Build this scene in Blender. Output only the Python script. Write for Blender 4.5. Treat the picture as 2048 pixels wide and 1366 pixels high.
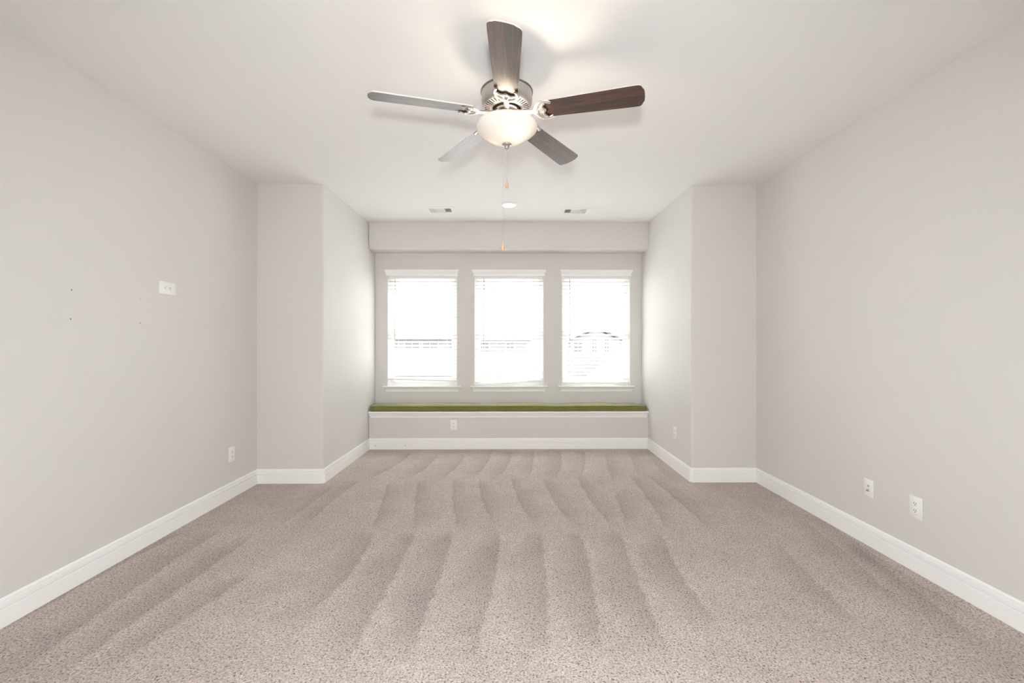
import bpy, bmesh, math, random
import numpy as np
from mathutils import Vector, Matrix

# ------------------------------------------------------------------ clear
for o in list(bpy.data.objects):
    bpy.data.objects.remove(o, do_unlink=True)
SC = bpy.context.scene
COL = SC.collection
PI = math.pi
rnd = random.Random(7)

# ------------------------------------------------------------------ camera
CAM_Z = 1.2906
cam = bpy.data.cameras.new('camera')
cam.sensor_fit = 'HORIZONTAL'
cam.sensor_width = 36.0
cam.lens = 885.0 / 2048.0 * 36.0
cam.clip_start = 0.02
cam.clip_end = 500
camo = bpy.data.objects.new('camera', cam)
COL.objects.link(camo)
camo.location = (0, 0, CAM_Z)
camo.rotation_euler = (PI / 2 + 0.0017, 0, -0.0096)
SC.camera = camo

# ------------------------------------------------------------------ world and exposure
SKY = 2.4
FLASH = 325.0
LAMP = 4.0
LED = 6.0
SUN = 58.0
w = bpy.data.worlds.new('overcast_sky')
SC.world = w
w.use_nodes = True
wn = w.node_tree.nodes
wl = w.node_tree.links
bg = wn['Background']
bg.inputs['Strength'].default_value = SKY
tc = wn.new('ShaderNodeTexCoord')
sp = wn.new('ShaderNodeSeparateXYZ')
rp = wn.new('ShaderNodeValToRGB')
wl.new(tc.outputs['Generated'], sp.inputs[0])
wl.new(sp.outputs['Z'], rp.inputs[0])
wl.new(rp.outputs[0], bg.inputs['Color'])
rp.color_ramp.elements[0].position = 0.0
rp.color_ramp.elements[0].color = (0.95, 0.97, 1.0, 1)
rp.color_ramp.elements[1].position = 0.6
rp.color_ramp.elements[1].color = (0.92, 0.96, 1.0, 1)

SC.view_settings.view_transform = 'Standard'
SC.view_settings.look = 'None'
SC.view_settings.gamma = 1.0
SC.view_settings.use_curve_mapping = False
SC.view_settings.exposure = 0.11
SC.cycles.max_bounces = 14
SC.cycles.diffuse_bounces = 10
SC.cycles.transparent_max_bounces = 12
SC.cycles.sample_clamp_indirect = 6.0
SC.cycles.caustics_reflective = False
SC.cycles.caustics_refractive = False


def light(name, kind, loc, energy, color, **kw):
    d = bpy.data.lights.new(name, kind)
    d.energy = energy
    d.color = color
    for k, v in kw.items():
        setattr(d, k, v)
    o = bpy.data.objects.new(name, d)
    COL.objects.link(o)
    o.location = loc
    return o


# the photographer's flash on top of the camera (its shadows show on the ceiling behind the fan)
fl = light('camera_flash', 'SPOT', (0.0, -0.16, 1.53), FLASH, (0.96, 0.985, 1.0), shadow_soft_size=0.07, spot_size=math.radians(165), spot_blend=1.0)
fl.rotation_euler = (math.radians(90 - 22), 0, 0)

# the sun stands high in front of the windows: it lights the lots and the tops of the tilted blind slats, never the room
sun = light("sun", "SUN", (0, 30, 40), SUN, (0.97, 0.98, 1.0), angle=0.03)
sun.rotation_euler = (math.radians(-34), 0, math.radians(-10))

# ------------------------------------------------------------------ room numbers (metres)
XL, XR = -2.2965, 2.3012          # side walls
YP = 4.0738                       # pillar faces either side of the alcove
AL0, AL1 = -1.692, -1.676         # alcove left side, front and rear
AR0, AR1 = 1.697, 1.706
YS = 5.3577                       # bench face and soffit face
YB = 5.62                         # window wall
HC = 2.74
HS = 2.4200                       # underside of soffit
YBACK = -1.5
T = 0.14
WIN = [(-1.523, -0.644), (-0.422, 0.455), (0.690, 1.557)]
WZ0, WZ1 = 0.737, 2.150

# daylight portals just outside the three windows (they only guide sampling of the sky)
for a, b in WIN:
    p = light('sky_portal', 'AREA', ((a + b) / 2, YB + 0.16, (WZ0 + WZ1) / 2), 1.0, (1, 1, 1),
              shape='RECTANGLE', size=b - a, size_y=WZ1 - WZ0)
    p.rotation_euler = (-PI / 2, 0, 0)
    p.data.cycles.is_portal = True


# ------------------------------------------------------------------ materials
def mat(name, color, rough=0.5, metal=0.0, spec=0.5, bump=None, noise=None, coat=0.0, coat_rough=0.1):
    """bump = (scale, strength, distance); noise = (scale, amount) mottles the colour"""
    m = bpy.data.materials.new(name)
    m.use_nodes = True
    n, l = m.node_tree.nodes, m.node_tree.links
    b = n['Principled BSDF']
    b.inputs['Base Color'].default_value = (*color, 1)
    b.inputs['Roughness'].default_value = rough
    b.inputs['Metallic'].default_value = metal
    b.inputs['Specular IOR Level'].default_value = spec
    b.inputs['Coat Weight'].default_value = coat
    b.inputs['Coat Roughness'].default_value = coat_rough
    t = n.new('ShaderNodeTexCoord')
    if noise:
        x = n.new('ShaderNodeTexNoise')
        x.inputs['Scale'].default_value = noise[0]
        x.inputs['Detail'].default_value = 4
        l.new(t.outputs['Object'], x.inputs['Vector'])
        r = n.new('ShaderNodeValToRGB')
        r.color_ramp.elements[0].position = 0.3
        r.color_ramp.elements[1].position = 0.7
        r.color_ramp.elements[0].color = (*[c * (1 - noise[1]) for c in color], 1)
        r.color_ramp.elements[1].color = (*[min(1, c * (1 + noise[1])) for c in color], 1)
        l.new(x.outputs['Fac'], r.inputs[0])
        l.new(r.outputs[0], b.inputs['Base Color'])
    if bump:
        x = n.new('ShaderNodeTexNoise')
        x.inputs['Scale'].default_value = bump[0]
        x.inputs['Detail'].default_value = 3
        l.new(t.outputs['Object'], x.inputs['Vector'])
        bp = n.new('ShaderNodeBump')
        bp.inputs['Strength'].default_value = bump[1]
        bp.inputs['Distance'].default_value = bump[2]
        l.new(x.outputs['Fac'], bp.inputs['Height'])
        l.new(bp.outputs['Normal'], b.inputs['Normal'])
    return m


def emit(name, color, strength):
    m = bpy.data.materials.new(name)
    m.use_nodes = True
    n, l = m.node_tree.nodes, m.node_tree.links
    n.clear()
    e = n.new('ShaderNodeEmission')
    e.inputs[0].default_value = (*color, 1)
    e.inputs[1].default_value = strength
    o = n.new('ShaderNodeOutputMaterial')
    l.new(e.outputs[0], o.inputs[0])
    return m


M_WALL = mat('greige_wall_paint', (0.69, 0.672, 0.652), 0.55, spec=0.3, bump=(90, 0.12, 0.004), noise=(1.3, 0.012))
M_CEIL = mat('ceiling_paint', (0.83, 0.825, 0.815), 0.7, spec=0.2, bump=(70, 0.10, 0.004))
M_TRIM = mat('white_trim_paint', (0.92, 0.915, 0.905), 0.35, spec=0.45)
M_VINYL = mat('white_vinyl', (0.84, 0.84, 0.82), 0.4)
M_SLAT = mat('white_blind_slat', (0.90, 0.90, 0.885), 0.4)
M_PLATE = mat('white_plastic_plate', (0.86, 0.85, 0.84), 0.3)
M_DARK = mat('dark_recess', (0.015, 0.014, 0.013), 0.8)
M_HOLE = mat('drill_hole_dark', (0.06, 0.055, 0.05), 0.9)
M_SCREW = mat('screw_metal', (0.55, 0.53, 0.5), 0.35, metal=0.8)
M_NICKEL = mat('brushed_nickel', (0.54, 0.51, 0.48), 0.40, metal=0.9, noise=(40, 0.03))
M_NICKEL_D = mat('dark_nickel_edge', (0.22, 0.20, 0.19), 0.35, metal=0.9)
M_FOB = mat('maple_fob_wood', (0.55, 0.35, 0.225), 0.4, noise=(60, 0.1))
M_CORD = mat('pale_cord', (0.70, 0.67, 0.63), 0.5)
M_CHAIN = mat('nickel_bead_chain', (0.42, 0.40, 0.38), 0.45, metal=0.3)
M_WAND = mat('grey_wand', (0.24, 0.24, 0.235), 0.3)
M_WHITE_METAL = mat('white_enamel_metal', (0.85, 0.845, 0.83), 0.4)


def mat_glass():
    m = bpy.data.materials.new('window_glass')
    m.use_nodes = True
    n, l = m.node_tree.nodes, m.node_tree.links
    n.clear()
    tr = n.new('ShaderNodeBsdfTransparent')
    tr.inputs[0].default_value = (0.95, 0.975, 0.96, 1)
    g = n.new('ShaderNodeBsdfGlossy')
    g.inputs['Roughness'].default_value = 0.02
    f = n.new('ShaderNodeFresnel')
    f.inputs[0].default_value = 1.25
    mx = n.new('ShaderNodeMixShader')
    o = n.new('ShaderNodeOutputMaterial')
    l.new(f.outputs[0], mx.inputs[0])
    l.new(tr.outputs[0], mx.inputs[1])
    l.new(g.outputs[0], mx.inputs[2])
    l.new(mx.outputs[0], o.inputs[0])
    return m


M_GLASS = mat_glass()


def mat_bowl():
    m = bpy.data.materials.new('frosted_alabaster_glass')
    m.use_nodes = True
    n, l = m.node_tree.nodes, m.node_tree.links
    n.clear()
    tl = n.new('ShaderNodeBsdfTranslucent')
    df = n.new('ShaderNodeBsdfDiffuse')
    gl = n.new('ShaderNodeBsdfGlossy')
    gl.inputs['Roughness'].default_value = 0.25
    tl.inputs[0].default_value = (0.092, 0.081, 0.067, 1)
    df.inputs[0].default_value = (0.88, 0.85, 0.80, 1)
    a = n.new('ShaderNodeMixShader')
    a.inputs[0].default_value = 0.22
    b = n.new('ShaderNodeMixShader')
    b.inputs[0].default_value = 0.05
    o = n.new('ShaderNodeOutputMaterial')
    l.new(df.outputs[0], a.inputs[1])
    l.new(tl.outputs[0], a.inputs[2])
    l.new(a.outputs[0], b.inputs[1])
    l.new(gl.outputs[0], b.inputs[2])
    l.new(b.outputs[0], o.inputs[0])
    return m


M_BOWL = mat_bowl()


def mat_walnut():
    m = bpy.data.materials.new('dark_walnut_veneer')
    m.use_nodes = True
    n, l = m.node_tree.nodes, m.node_tree.links
    b = n['Principled BSDF']
    t = n.new('ShaderNodeTexCoord')
    mp = n.new('ShaderNodeMapping')
    mp.inputs['Scale'].default_value = (1.3, 16, 1)
    l.new(t.outputs['Object'], mp.inputs['Vector'])
    x = n.new('ShaderNodeTexNoise')
    x.inputs['Scale'].default_value = 3.0
    x.inputs['Detail'].default_value = 6
    x.inputs['Distortion'].default_value = 1.4
    l.new(mp.outputs[0], x.inputs['Vector'])
    mp2 = n.new('ShaderNodeMapping')
    mp2.inputs['Scale'].default_value = (8, 260, 1)
    l.new(t.outputs['Object'], mp2.inputs['Vector'])
    y = n.new('ShaderNodeTexNoise')
    y.inputs['Scale'].default_value = 1.5
    y.inputs['Detail'].default_value = 3
    l.new(mp2.outputs[0], y.inputs['Vector'])
    ad = n.new('ShaderNodeMath')
    ad.operation = 'MULTIPLY_ADD'
    ad.inputs[1].default_value = 0.35
    l.new(y.outputs['Fac'], ad.inputs[0])
    l.new(x.outputs['Fac'], ad.inputs[2])
    r = n.new('ShaderNodeValToRGB')
    e = r.color_ramp.elements
    e[0].position = 0.50
    e[0].color = (0.009, 0.0035, 0.0025, 1)
    e[1].position = 0.86
    e[1].color = (0.105, 0.036, 0.018, 1)
    q = e.new(0.66)
    q.color = (0.042, 0.0145, 0.008, 1)
    l.new(ad.outputs[0], r.inputs[0])
    l.new(r.outputs[0], b.inputs['Base Color'])
    b.inputs['Roughness'].default_value = 0.46
    b.inputs['Specular IOR Level'].default_value = 0.95
    b.inputs['Coat Weight'].default_value = 0.0
    b.inputs['Coat Roughness'].default_value = 0.28
    return m


M_WALNUT = mat_walnut()
M_BLADE_EDGE = mat('lit_blade_edge', (0.62, 0.60, 0.57), 0.5)  # light catching the blade edges, put into their colour


def mat_carpet():
    m = bpy.data.materials.new('beige_cut_pile_carpet')
    m.use_nodes = True
    n, l = m.node_tree.nodes, m.node_tree.links
    b = n['Principled BSDF']
    b.inputs['Roughness'].default_value = 1.0
    b.inputs['Specular IOR Level'].default_value = 0.05
    b.inputs['Sheen Weight'].default_value = 0.08
    b.inputs['Sheen Roughness'].default_value = 0.6
    t = n.new('ShaderNodeTexCoord')
    # tufts: coarse curled yarn with fine fibres over it
    v = n.new('ShaderNodeTexNoise')
    v.inputs['Scale'].default_value = 118
    v.inputs['Detail'].default_value = 3.5
    v.inputs['Roughness'].default_value = 0.7
    v.inputs['Distortion'].default_value = 0.5
    l.new(t.outputs['Object'], v.inputs['Vector'])
    r = n.new('ShaderNodeValToRGB')
    e = r.color_ramp.elements
    e[0].position = 0.36
    e[0].color = (0.165, 0.133, 0.115, 1)
    e[1].position = 0.62
    e[1].color = (0.748, 0.646, 0.593, 1)
    q = e.new(0.44)
    q.color = (0.495, 0.423, 0.385, 1)
    l.new(v.outputs['Fac'], r.inputs[0])
    # big soft mottling of footfalls
    g = n.new('ShaderNodeTexNoise')
    g.inputs['Scale'].default_value = 3.2
    g.inputs['Detail'].default_value = 6
    g.inputs['Roughness'].default_value = 0.6
    l.new(t.outputs['Object'], g.inputs['Vector'])
    # clumps a few centimetres wide that break up the strokes
    cl = n.new('ShaderNodeTexNoise')
    cl.inputs['Scale'].default_value = 24
    cl.inputs['Detail'].default_value = 4
    cl.inputs['Roughness'].default_value = 0.65
    l.new(t.outputs['Object'], cl.inputs['Vector'])
    # vacuum strokes: lie of the pile, stored on the floor mesh
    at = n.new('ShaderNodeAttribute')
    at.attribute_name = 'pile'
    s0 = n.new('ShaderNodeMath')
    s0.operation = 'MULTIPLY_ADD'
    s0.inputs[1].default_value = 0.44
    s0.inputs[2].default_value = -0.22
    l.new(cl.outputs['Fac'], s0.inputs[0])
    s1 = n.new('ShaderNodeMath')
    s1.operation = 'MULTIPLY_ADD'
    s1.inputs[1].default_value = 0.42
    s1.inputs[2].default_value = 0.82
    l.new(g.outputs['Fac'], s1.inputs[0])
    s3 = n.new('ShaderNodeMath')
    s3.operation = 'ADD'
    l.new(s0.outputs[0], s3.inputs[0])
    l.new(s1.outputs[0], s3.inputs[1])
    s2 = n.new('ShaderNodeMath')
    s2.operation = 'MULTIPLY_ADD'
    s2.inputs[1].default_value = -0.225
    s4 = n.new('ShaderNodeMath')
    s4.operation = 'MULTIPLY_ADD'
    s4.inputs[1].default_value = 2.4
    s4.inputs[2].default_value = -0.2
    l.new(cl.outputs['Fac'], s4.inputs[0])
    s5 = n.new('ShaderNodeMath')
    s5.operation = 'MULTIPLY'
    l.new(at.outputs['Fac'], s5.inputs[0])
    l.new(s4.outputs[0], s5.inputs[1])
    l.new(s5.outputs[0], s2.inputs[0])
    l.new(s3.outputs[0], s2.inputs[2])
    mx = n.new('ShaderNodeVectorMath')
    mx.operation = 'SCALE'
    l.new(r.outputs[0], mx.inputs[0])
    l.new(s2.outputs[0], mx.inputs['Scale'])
    l.new(mx.outputs[0], b.inputs['Base Color'])
    bp = n.new('ShaderNodeBump')
    bp.inputs['Strength'].default_value = 0.9
    bp.inputs['Distance'].default_value = 0.014
    l.new(v.outputs['Fac'], bp.inputs['Height'])
    l.new(bp.outputs['Normal'], b.inputs['Normal'])
    return m


M_CARPET = mat_carpet()


def mat_cushion():
    m = mat('olive_green_canvas', (0.175, 0.165, 0.048), 0.85, spec=0.2, bump=(220, 0.3, 0.002), noise=(9, 0.10))
    m.node_tree.nodes['Principled BSDF'].inputs['Sheen Weight'].default_value = 0.3
    return m


M_CUSH = mat_cushion()
M_PIPE = mat('dark_olive_piping', (0.105, 0.095, 0.028), 0.85, spec=0.2)


# ------------------------------------------------------------------ mesh helpers
def obj(name, bm, m, parent=None, smooth=None, loc=None):
    me = bpy.data.meshes.new(name)
    bmesh.ops.recalc_face_normals(bm, faces=bm.faces)
    bm.to_mesh(me)
    bm.free()
    o = bpy.data.objects.new(name, me)
    COL.objects.link(o)
    for k in (m if isinstance(m, (list, tuple)) else [m]):
        me.materials.append(k)
    if parent:
        o.parent = parent
    if loc:
        o.location = loc
    if smooth is not None:
        me.polygons.foreach_set('use_smooth', [True] * len(me.polygons))
        if smooth < 180:
            me.set_sharp_from_angle(angle=math.radians(smooth))
    return o


def empty(name, loc, rot=(0, 0, 0), parent=None):
    o = bpy.data.objects.new(name, None)
    o.empty_display_size = 0.05
    COL.objects.link(o)
    o.location = loc
    o.rotation_euler = rot
    if parent:
        o.parent = parent
    return o


def tag(o, label=None, cat=None, group=None, kind=None):
    if label:
        o['label'] = label
    if cat:
        o['category'] = cat
    if group:
        o['group'] = group
    if kind:
        o['kind'] = kind
    return o


def struct(o, label=None, cat=None):
    return tag(o, label, cat, kind='structure')


def add_box(bm, x0, x1, y0, y1, z0, z1, bevel=0.0, seg=2):
    r = bmesh.ops.create_cube(bm, size=1)
    vs = r['verts']
    for v in vs:
        v.co = Vector((x0 + (v.co.x + .5) * (x1 - x0), y0 + (v.co.y + .5) * (y1 - y0), z0 + (v.co.z + .5) * (z1 - z0)))
    if bevel > 0:
        es = list({e for v in vs for e in v.link_edges})
        bmesh.ops.bevel(bm, geom=es, offset=bevel, segments=seg, affect='EDGES', profile=0.5)


def add_lathe(bm, prof, seg=48, center=(0, 0, 0), mi=0, a0=0.0):
    """prof: (r, z) points; revolved about z"""
    rings = []
    cx, cy, cz = center
    for r, z in prof:
        if r < 1e-6:
            rings.append([bm.verts.new((cx, cy, cz + z))])
        else:
            rings.append([bm.verts.new((cx + r * math.cos(a0 + 2 * PI * k / seg), cy + r * math.sin(a0 + 2 * PI * k / seg), cz + z)) for k in range(seg)])
    fs = []
    for A, B in zip(rings, rings[1:]):
        for k in range(seg):
            k2 = (k + 1) % seg
            if len(A) == 1 and len(B) == 1:
                continue
            if len(A) == 1:
                f = bm.faces.new((A[0], B[k], B[k2]))
            elif len(B) == 1:
                f = bm.faces.new((A[k], B[0], A[k2]))
            else:
                f = bm.faces.new((A[k], B[k], B[k2], A[k2]))
            f.material_index = mi
            fs.append(f)
    return fs


def add_prism(bm, poly, lo, hi, axis=2, cap=True):
    """polygon of 2D points extruded along axis: axis 2 -> (x,y), axis 0 -> (y,z), axis 1 -> (x,z)"""
    def P(p, h):
        if axis == 2:
            return (p[0], p[1], h)
        if axis == 0:
            return (h, p[0], p[1])
        return (p[0], h, p[1])
    A = [bm.verts.new(P(p, lo)) for p in poly]
    B = [bm.verts.new(P(p, hi)) for p in poly]
    n = len(poly)
    for i in range(n):
        j = (i + 1) % n
        bm.faces.new((A[i], A[j], B[j], B[i]))
    if cap:
        bm.faces.new(list(reversed(A)))
        bm.faces.new(B)


def add_tube(bm, pts, rad, seg=8, flat=1.0, up=Vector((0, 0, 1)), cap=True):
    """sweep an ellipse (rad sideways, rad*flat along up) along pts; rad may be a list"""
    pts = [Vector(p) for p in pts]
    rings = []
    for i, p in enumerate(pts):
        a = pts[max(0, i - 1)]
        b = pts[min(len(pts) - 1, i + 1)]
        t = (b - a).normalized()
        u = up - t * up.dot(t)
        if u.length < 1e-4:
            u = Vector((1, 0, 0)) - t * t.x
        u.normalize()
        s = t.cross(u)
        r = rad[i] if isinstance(rad, (list, tuple)) else rad
        rings.append([bm.verts.new(p + s * (r * math.cos(2 * PI * k / seg)) + u * (r * flat * math.sin(2 * PI * k / seg))) for k in range(seg)])
    for A, B in zip(rings, rings[1:]):
        for k in range(seg):
            bm.faces.new((A[k], A[(k + 1) % seg], B[(k + 1) % seg], B[k]))
    if cap:
        bm.faces.new(list(reversed(rings[0])))
        bm.faces.new(rings[-1])


def smooth_path(pts, n=6):
    """Catmull-Rom through pts"""
    P = [Vector(p) for p in pts]
    P = [P[0] * 2 - P[1]] + P + [P[-1] * 2 - P[-2]]
    out = []
    for i in range(1, len(P) - 2):
        for k in range(n):
            t = k / n
            a, b, c, d = P[i - 1], P[i], P[i + 1], P[i + 2]
            out.append(0.5 * ((2 * b) + (c - a) * t + (2 * a - 5 * b + 4 * c - d) * t * t + (3 * b - a - 3 * c + d) * t ** 3))
    out.append(P[-2])
    return out


def add_sweep_profile(bm, path, prof, closed_prof=True):
    """mitred sweep of prof [(offset towards the room, z)] along a plan path of (x,y); offset is to the RIGHT of travel"""
    n = len(path)
    P = [Vector((p[0], p[1])) for p in path]
    rings = []
    for i in range(n):
        d0 = (P[i] - P[i - 1]).normalized() if i > 0 else None
        d1 = (P[i + 1] - P[i]).normalized() if i < n - 1 else None
        if d0 is None:
            d0 = d1
        if d1 is None:
            d1 = d0
        n0 = Vector((d0.y, -d0.x))
        n1 = Vector((d1.y, -d1.x))
        m = (n0 + n1)
        m = m / max(1e-6, m.dot(n0))
        rings.append([bm.verts.new((P[i].x + m.x * o, P[i].y + m.y * o, z)) for o, z in prof])
    k = len(prof)
    for A, B in zip(rings, rings[1:]):
        for j in range(k if closed_prof else k - 1):
            bm.faces.new((A[j], A[(j + 1) % k], B[(j + 1) % k], B[j]))
    bm.faces.new(list(reversed(rings[0])))
    bm.faces.new(rings[-1])


def wall_with_holes(bm, x0, x1, z0, z1, holes, y0, y1):
    xs = sorted({x0, x1, *[h[0] for h in holes], *[h[1] for h in holes]})
    zs = sorted({z0, z1, *[h[2] for h in holes], *[h[3] for h in holes]})
    vd = {}

    def V(x, y, z):
        k = (round(x, 5), y, round(z, 5))
        if k not in vd:
            vd[k] = bm.verts.new((x, y, z))
        return vd[k]

    def solid(i, j):
        if i < 0 or j < 0 or i >= len(xs) - 1 or j >= len(zs) - 1:
            return False
        cx, cz = (xs[i] + xs[i + 1]) / 2, (zs[j] + zs[j + 1]) / 2
        return not any(h[0] < cx < h[1] and h[2] < cz < h[3] for h in holes)
    for i in range(len(xs) - 1):
        for j in range(len(zs) - 1):
            if not solid(i, j):
                continue
            a, b, c, d = xs[i], xs[i + 1], zs[j], zs[j + 1]
            for y in (y0, y1):
                bm.faces.new((V(a, y, c), V(b, y, c), V(b, y, d), V(a, y, d)))
            for di, dj, p, q in ((-1, 0, (a, c), (a, d)), (1, 0, (b, c), (b, d)), (0, -1, (a, c), (b, c)), (0, 1, (a, d), (b, d))):
                if not solid(i + di, j + dj):
                    bm.faces.new((V(p[0], y0, p[1]), V(q[0], y0, q[1]), V(q[0], y1, q[1]), V(p[0], y1, p[1])))


# ------------------------------------------------------------------ vacuum strokes on the floor
CFX = 885.0


def floor_pt(px, py):
    """a spot on the carpet, from where it was noted on the photograph"""
    x, z = (px - 1024) / CFX, -(py - 683) / CFX
    c, s = math.cos(0.0017), math.sin(0.0017)
    y, z = c - s * z, s + c * z
    c, s = math.cos(0.0096), math.sin(0.0096)
    x, y = c * x + s * y, -s * x + c * y
    t = -CAM_Z / z
    return x * t, y * t


def Z5(pts):
    return [floor_pt(600 + x / 2.56, 900 + y / 2.56) for x, y in pts]


def Z4(pts):
    return [floor_pt(x / 3.732, 1000 + y / 3.732) for x, y in pts]


def Z6(pts):
    return [floor_pt(1500 + x / 2.93, 900 + y / 2.93) for x, y in pts]


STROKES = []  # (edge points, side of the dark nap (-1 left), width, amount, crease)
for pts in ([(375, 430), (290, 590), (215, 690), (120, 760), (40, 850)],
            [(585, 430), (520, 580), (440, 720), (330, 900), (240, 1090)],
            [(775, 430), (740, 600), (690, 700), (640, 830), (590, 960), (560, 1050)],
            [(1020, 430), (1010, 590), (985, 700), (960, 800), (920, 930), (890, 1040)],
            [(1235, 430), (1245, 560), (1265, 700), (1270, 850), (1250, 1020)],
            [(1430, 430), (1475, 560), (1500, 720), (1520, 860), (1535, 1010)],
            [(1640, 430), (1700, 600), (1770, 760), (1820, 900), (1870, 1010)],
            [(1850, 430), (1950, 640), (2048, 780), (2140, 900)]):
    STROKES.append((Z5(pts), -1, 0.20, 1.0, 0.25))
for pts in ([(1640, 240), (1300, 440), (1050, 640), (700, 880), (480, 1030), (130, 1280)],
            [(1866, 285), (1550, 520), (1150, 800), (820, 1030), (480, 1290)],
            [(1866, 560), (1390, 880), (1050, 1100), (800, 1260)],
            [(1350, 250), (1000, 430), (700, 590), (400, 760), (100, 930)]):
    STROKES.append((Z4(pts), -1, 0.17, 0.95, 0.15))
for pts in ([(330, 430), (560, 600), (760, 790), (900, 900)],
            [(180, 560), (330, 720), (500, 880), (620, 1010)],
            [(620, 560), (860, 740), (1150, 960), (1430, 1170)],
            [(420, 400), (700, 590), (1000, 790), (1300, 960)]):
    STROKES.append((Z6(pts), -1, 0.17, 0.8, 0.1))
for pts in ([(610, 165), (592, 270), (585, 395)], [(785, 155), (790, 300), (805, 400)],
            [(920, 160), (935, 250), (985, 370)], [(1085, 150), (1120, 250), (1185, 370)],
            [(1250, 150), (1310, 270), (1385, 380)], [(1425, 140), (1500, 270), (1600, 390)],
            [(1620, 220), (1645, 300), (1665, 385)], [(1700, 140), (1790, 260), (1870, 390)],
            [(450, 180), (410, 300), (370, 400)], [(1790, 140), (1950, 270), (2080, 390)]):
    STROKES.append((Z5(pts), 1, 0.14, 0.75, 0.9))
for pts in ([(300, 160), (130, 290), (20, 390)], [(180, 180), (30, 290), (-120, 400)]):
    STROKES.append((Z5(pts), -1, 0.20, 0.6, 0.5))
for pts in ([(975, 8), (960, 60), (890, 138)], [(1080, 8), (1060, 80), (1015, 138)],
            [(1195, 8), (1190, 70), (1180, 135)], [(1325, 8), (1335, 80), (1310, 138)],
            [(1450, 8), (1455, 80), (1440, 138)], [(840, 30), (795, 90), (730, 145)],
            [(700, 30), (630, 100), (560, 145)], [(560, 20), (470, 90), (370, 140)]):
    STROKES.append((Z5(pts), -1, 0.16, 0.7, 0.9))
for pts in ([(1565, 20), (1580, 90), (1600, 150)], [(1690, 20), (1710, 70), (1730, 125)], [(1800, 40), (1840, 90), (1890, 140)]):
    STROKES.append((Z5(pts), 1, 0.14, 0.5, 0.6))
# a broad strip of nap left the other way at the corners
def build_floor():
    xs = np.arange(-2.43, 2.4301, 0.01)
    ys = np.concatenate([np.arange(YBACK - 0.1, 1.4, 0.1), np.arange(1.4, 5.445, 0.01)])
    X, Y = np.meshgrid(xs, ys)
    D = np.zeros_like(X)
    rng = np.random.default_rng(3)
    wob = np.interp(ys, np.linspace(ys[0], ys[-1], 260), rng.normal(0, 0.006, 260))
    for pts, side, wd, amt, crease in STROKES:
        p = np.array(pts)
        o = np.argsort(p[:, 1])
        p = p[o]
        yy = np.clip(ys, p[0, 1], p[-1, 1])
        if len(p) >= 4:
            # smooth the noted edge a little
            co = np.polyfit(p[:, 1], p[:, 0], 2)
            xe = 0.6 * np.polyval(co, yy) + 0.4 * np.interp(yy, p[:, 1], p[:, 0])
        else:
            co = np.polyfit(p[:, 1], p[:, 0], min(2, len(p) - 1))
            xe = np.polyval(co, yy)
        xe = xe + wob
        fade = np.clip((ys - p[0, 1]) / 0.22 + 0.3, 0, 1) * np.clip((p[-1, 1] - ys) / 0.10 + 0.5, 0, 1)
        fade = np.where((ys < p[0, 1] - 0.07) | (ys > p[-1, 1] + 0.05), 0, fade)
        span = np.clip((p[-1, 1] - ys) / max(0.3, p[-1, 1] - p[0, 1]), 0, 1)
        wloc = wd * (0.55 + 0.6 * np.sin(PI * np.clip(span, 0.05, 0.9)))
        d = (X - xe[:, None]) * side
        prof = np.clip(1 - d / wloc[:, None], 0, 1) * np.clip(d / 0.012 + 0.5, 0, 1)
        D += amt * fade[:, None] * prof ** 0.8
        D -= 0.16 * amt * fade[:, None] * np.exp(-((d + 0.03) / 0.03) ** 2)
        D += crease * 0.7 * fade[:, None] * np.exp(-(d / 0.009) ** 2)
    D = np.clip(D, -0.45, 1.25)
    ny, nx = X.shape
    co = np.stack([X, Y, np.zeros_like(X)], -1).reshape(-1, 3)
    idx = np.arange(nx * ny).reshape(ny, nx)
    q = np.stack([idx[:-1, :-1], idx[:-1, 1:], idx[1:, 1:], idx[1:, :-1]], -1).reshape(-1, 4)
    me = bpy.data.meshes.new('floor')
    me.vertices.add(len(co))
    me.vertices.foreach_set('co', co.ravel())
    me.loops.add(q.size)
    me.loops.foreach_set('vertex_index', q.ravel().astype(np.int32))
    me.polygons.add(len(q))
    me.polygons.foreach_set('loop_start', np.arange(0, q.size, 4, dtype=np.int32))
    me.polygons.foreach_set('loop_total', np.full(len(q), 4, dtype=np.int32))
    me.update(calc_edges=True)
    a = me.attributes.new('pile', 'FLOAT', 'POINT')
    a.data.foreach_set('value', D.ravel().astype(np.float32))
    me.materials.append(M_CARPET)
    o = bpy.data.objects.new('floor', me)
    COL.objects.link(o)
    return o


struct(build_floor(), 'beige cut pile carpet floor with curved vacuum strokes', 'floor')

# ------------------------------------------------------------------ shell
bm = bmesh.new()
add_box(bm, XL - T, XR + T, YBACK - T, YB + T, HC, HC + 0.12)
struct(obj('ceiling', bm, M_CEIL), 'flat white ceiling over the whole room', 'ceiling')
bm = bmesh.new()
add_box(bm, XL - T, XL, YBACK, YP, 0, HC)
struct(obj('wall_left', bm, M_WALL), 'greige wall on the left with a high sideways outlet', 'wall')
bm = bmesh.new()
add_box(bm, XR, XR + T, YBACK, YP, 0, HC)
struct(obj('wall_right', bm, M_WALL), 'greige wall on the right with two low cover plates', 'wall')
bm = bmesh.new()
add_box(bm, XL - T, XR + T, YBACK - T, YBACK, 0, HC)
struct(obj('wall_back', bm, M_WALL), 'greige wall behind the camera', 'wall')

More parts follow.
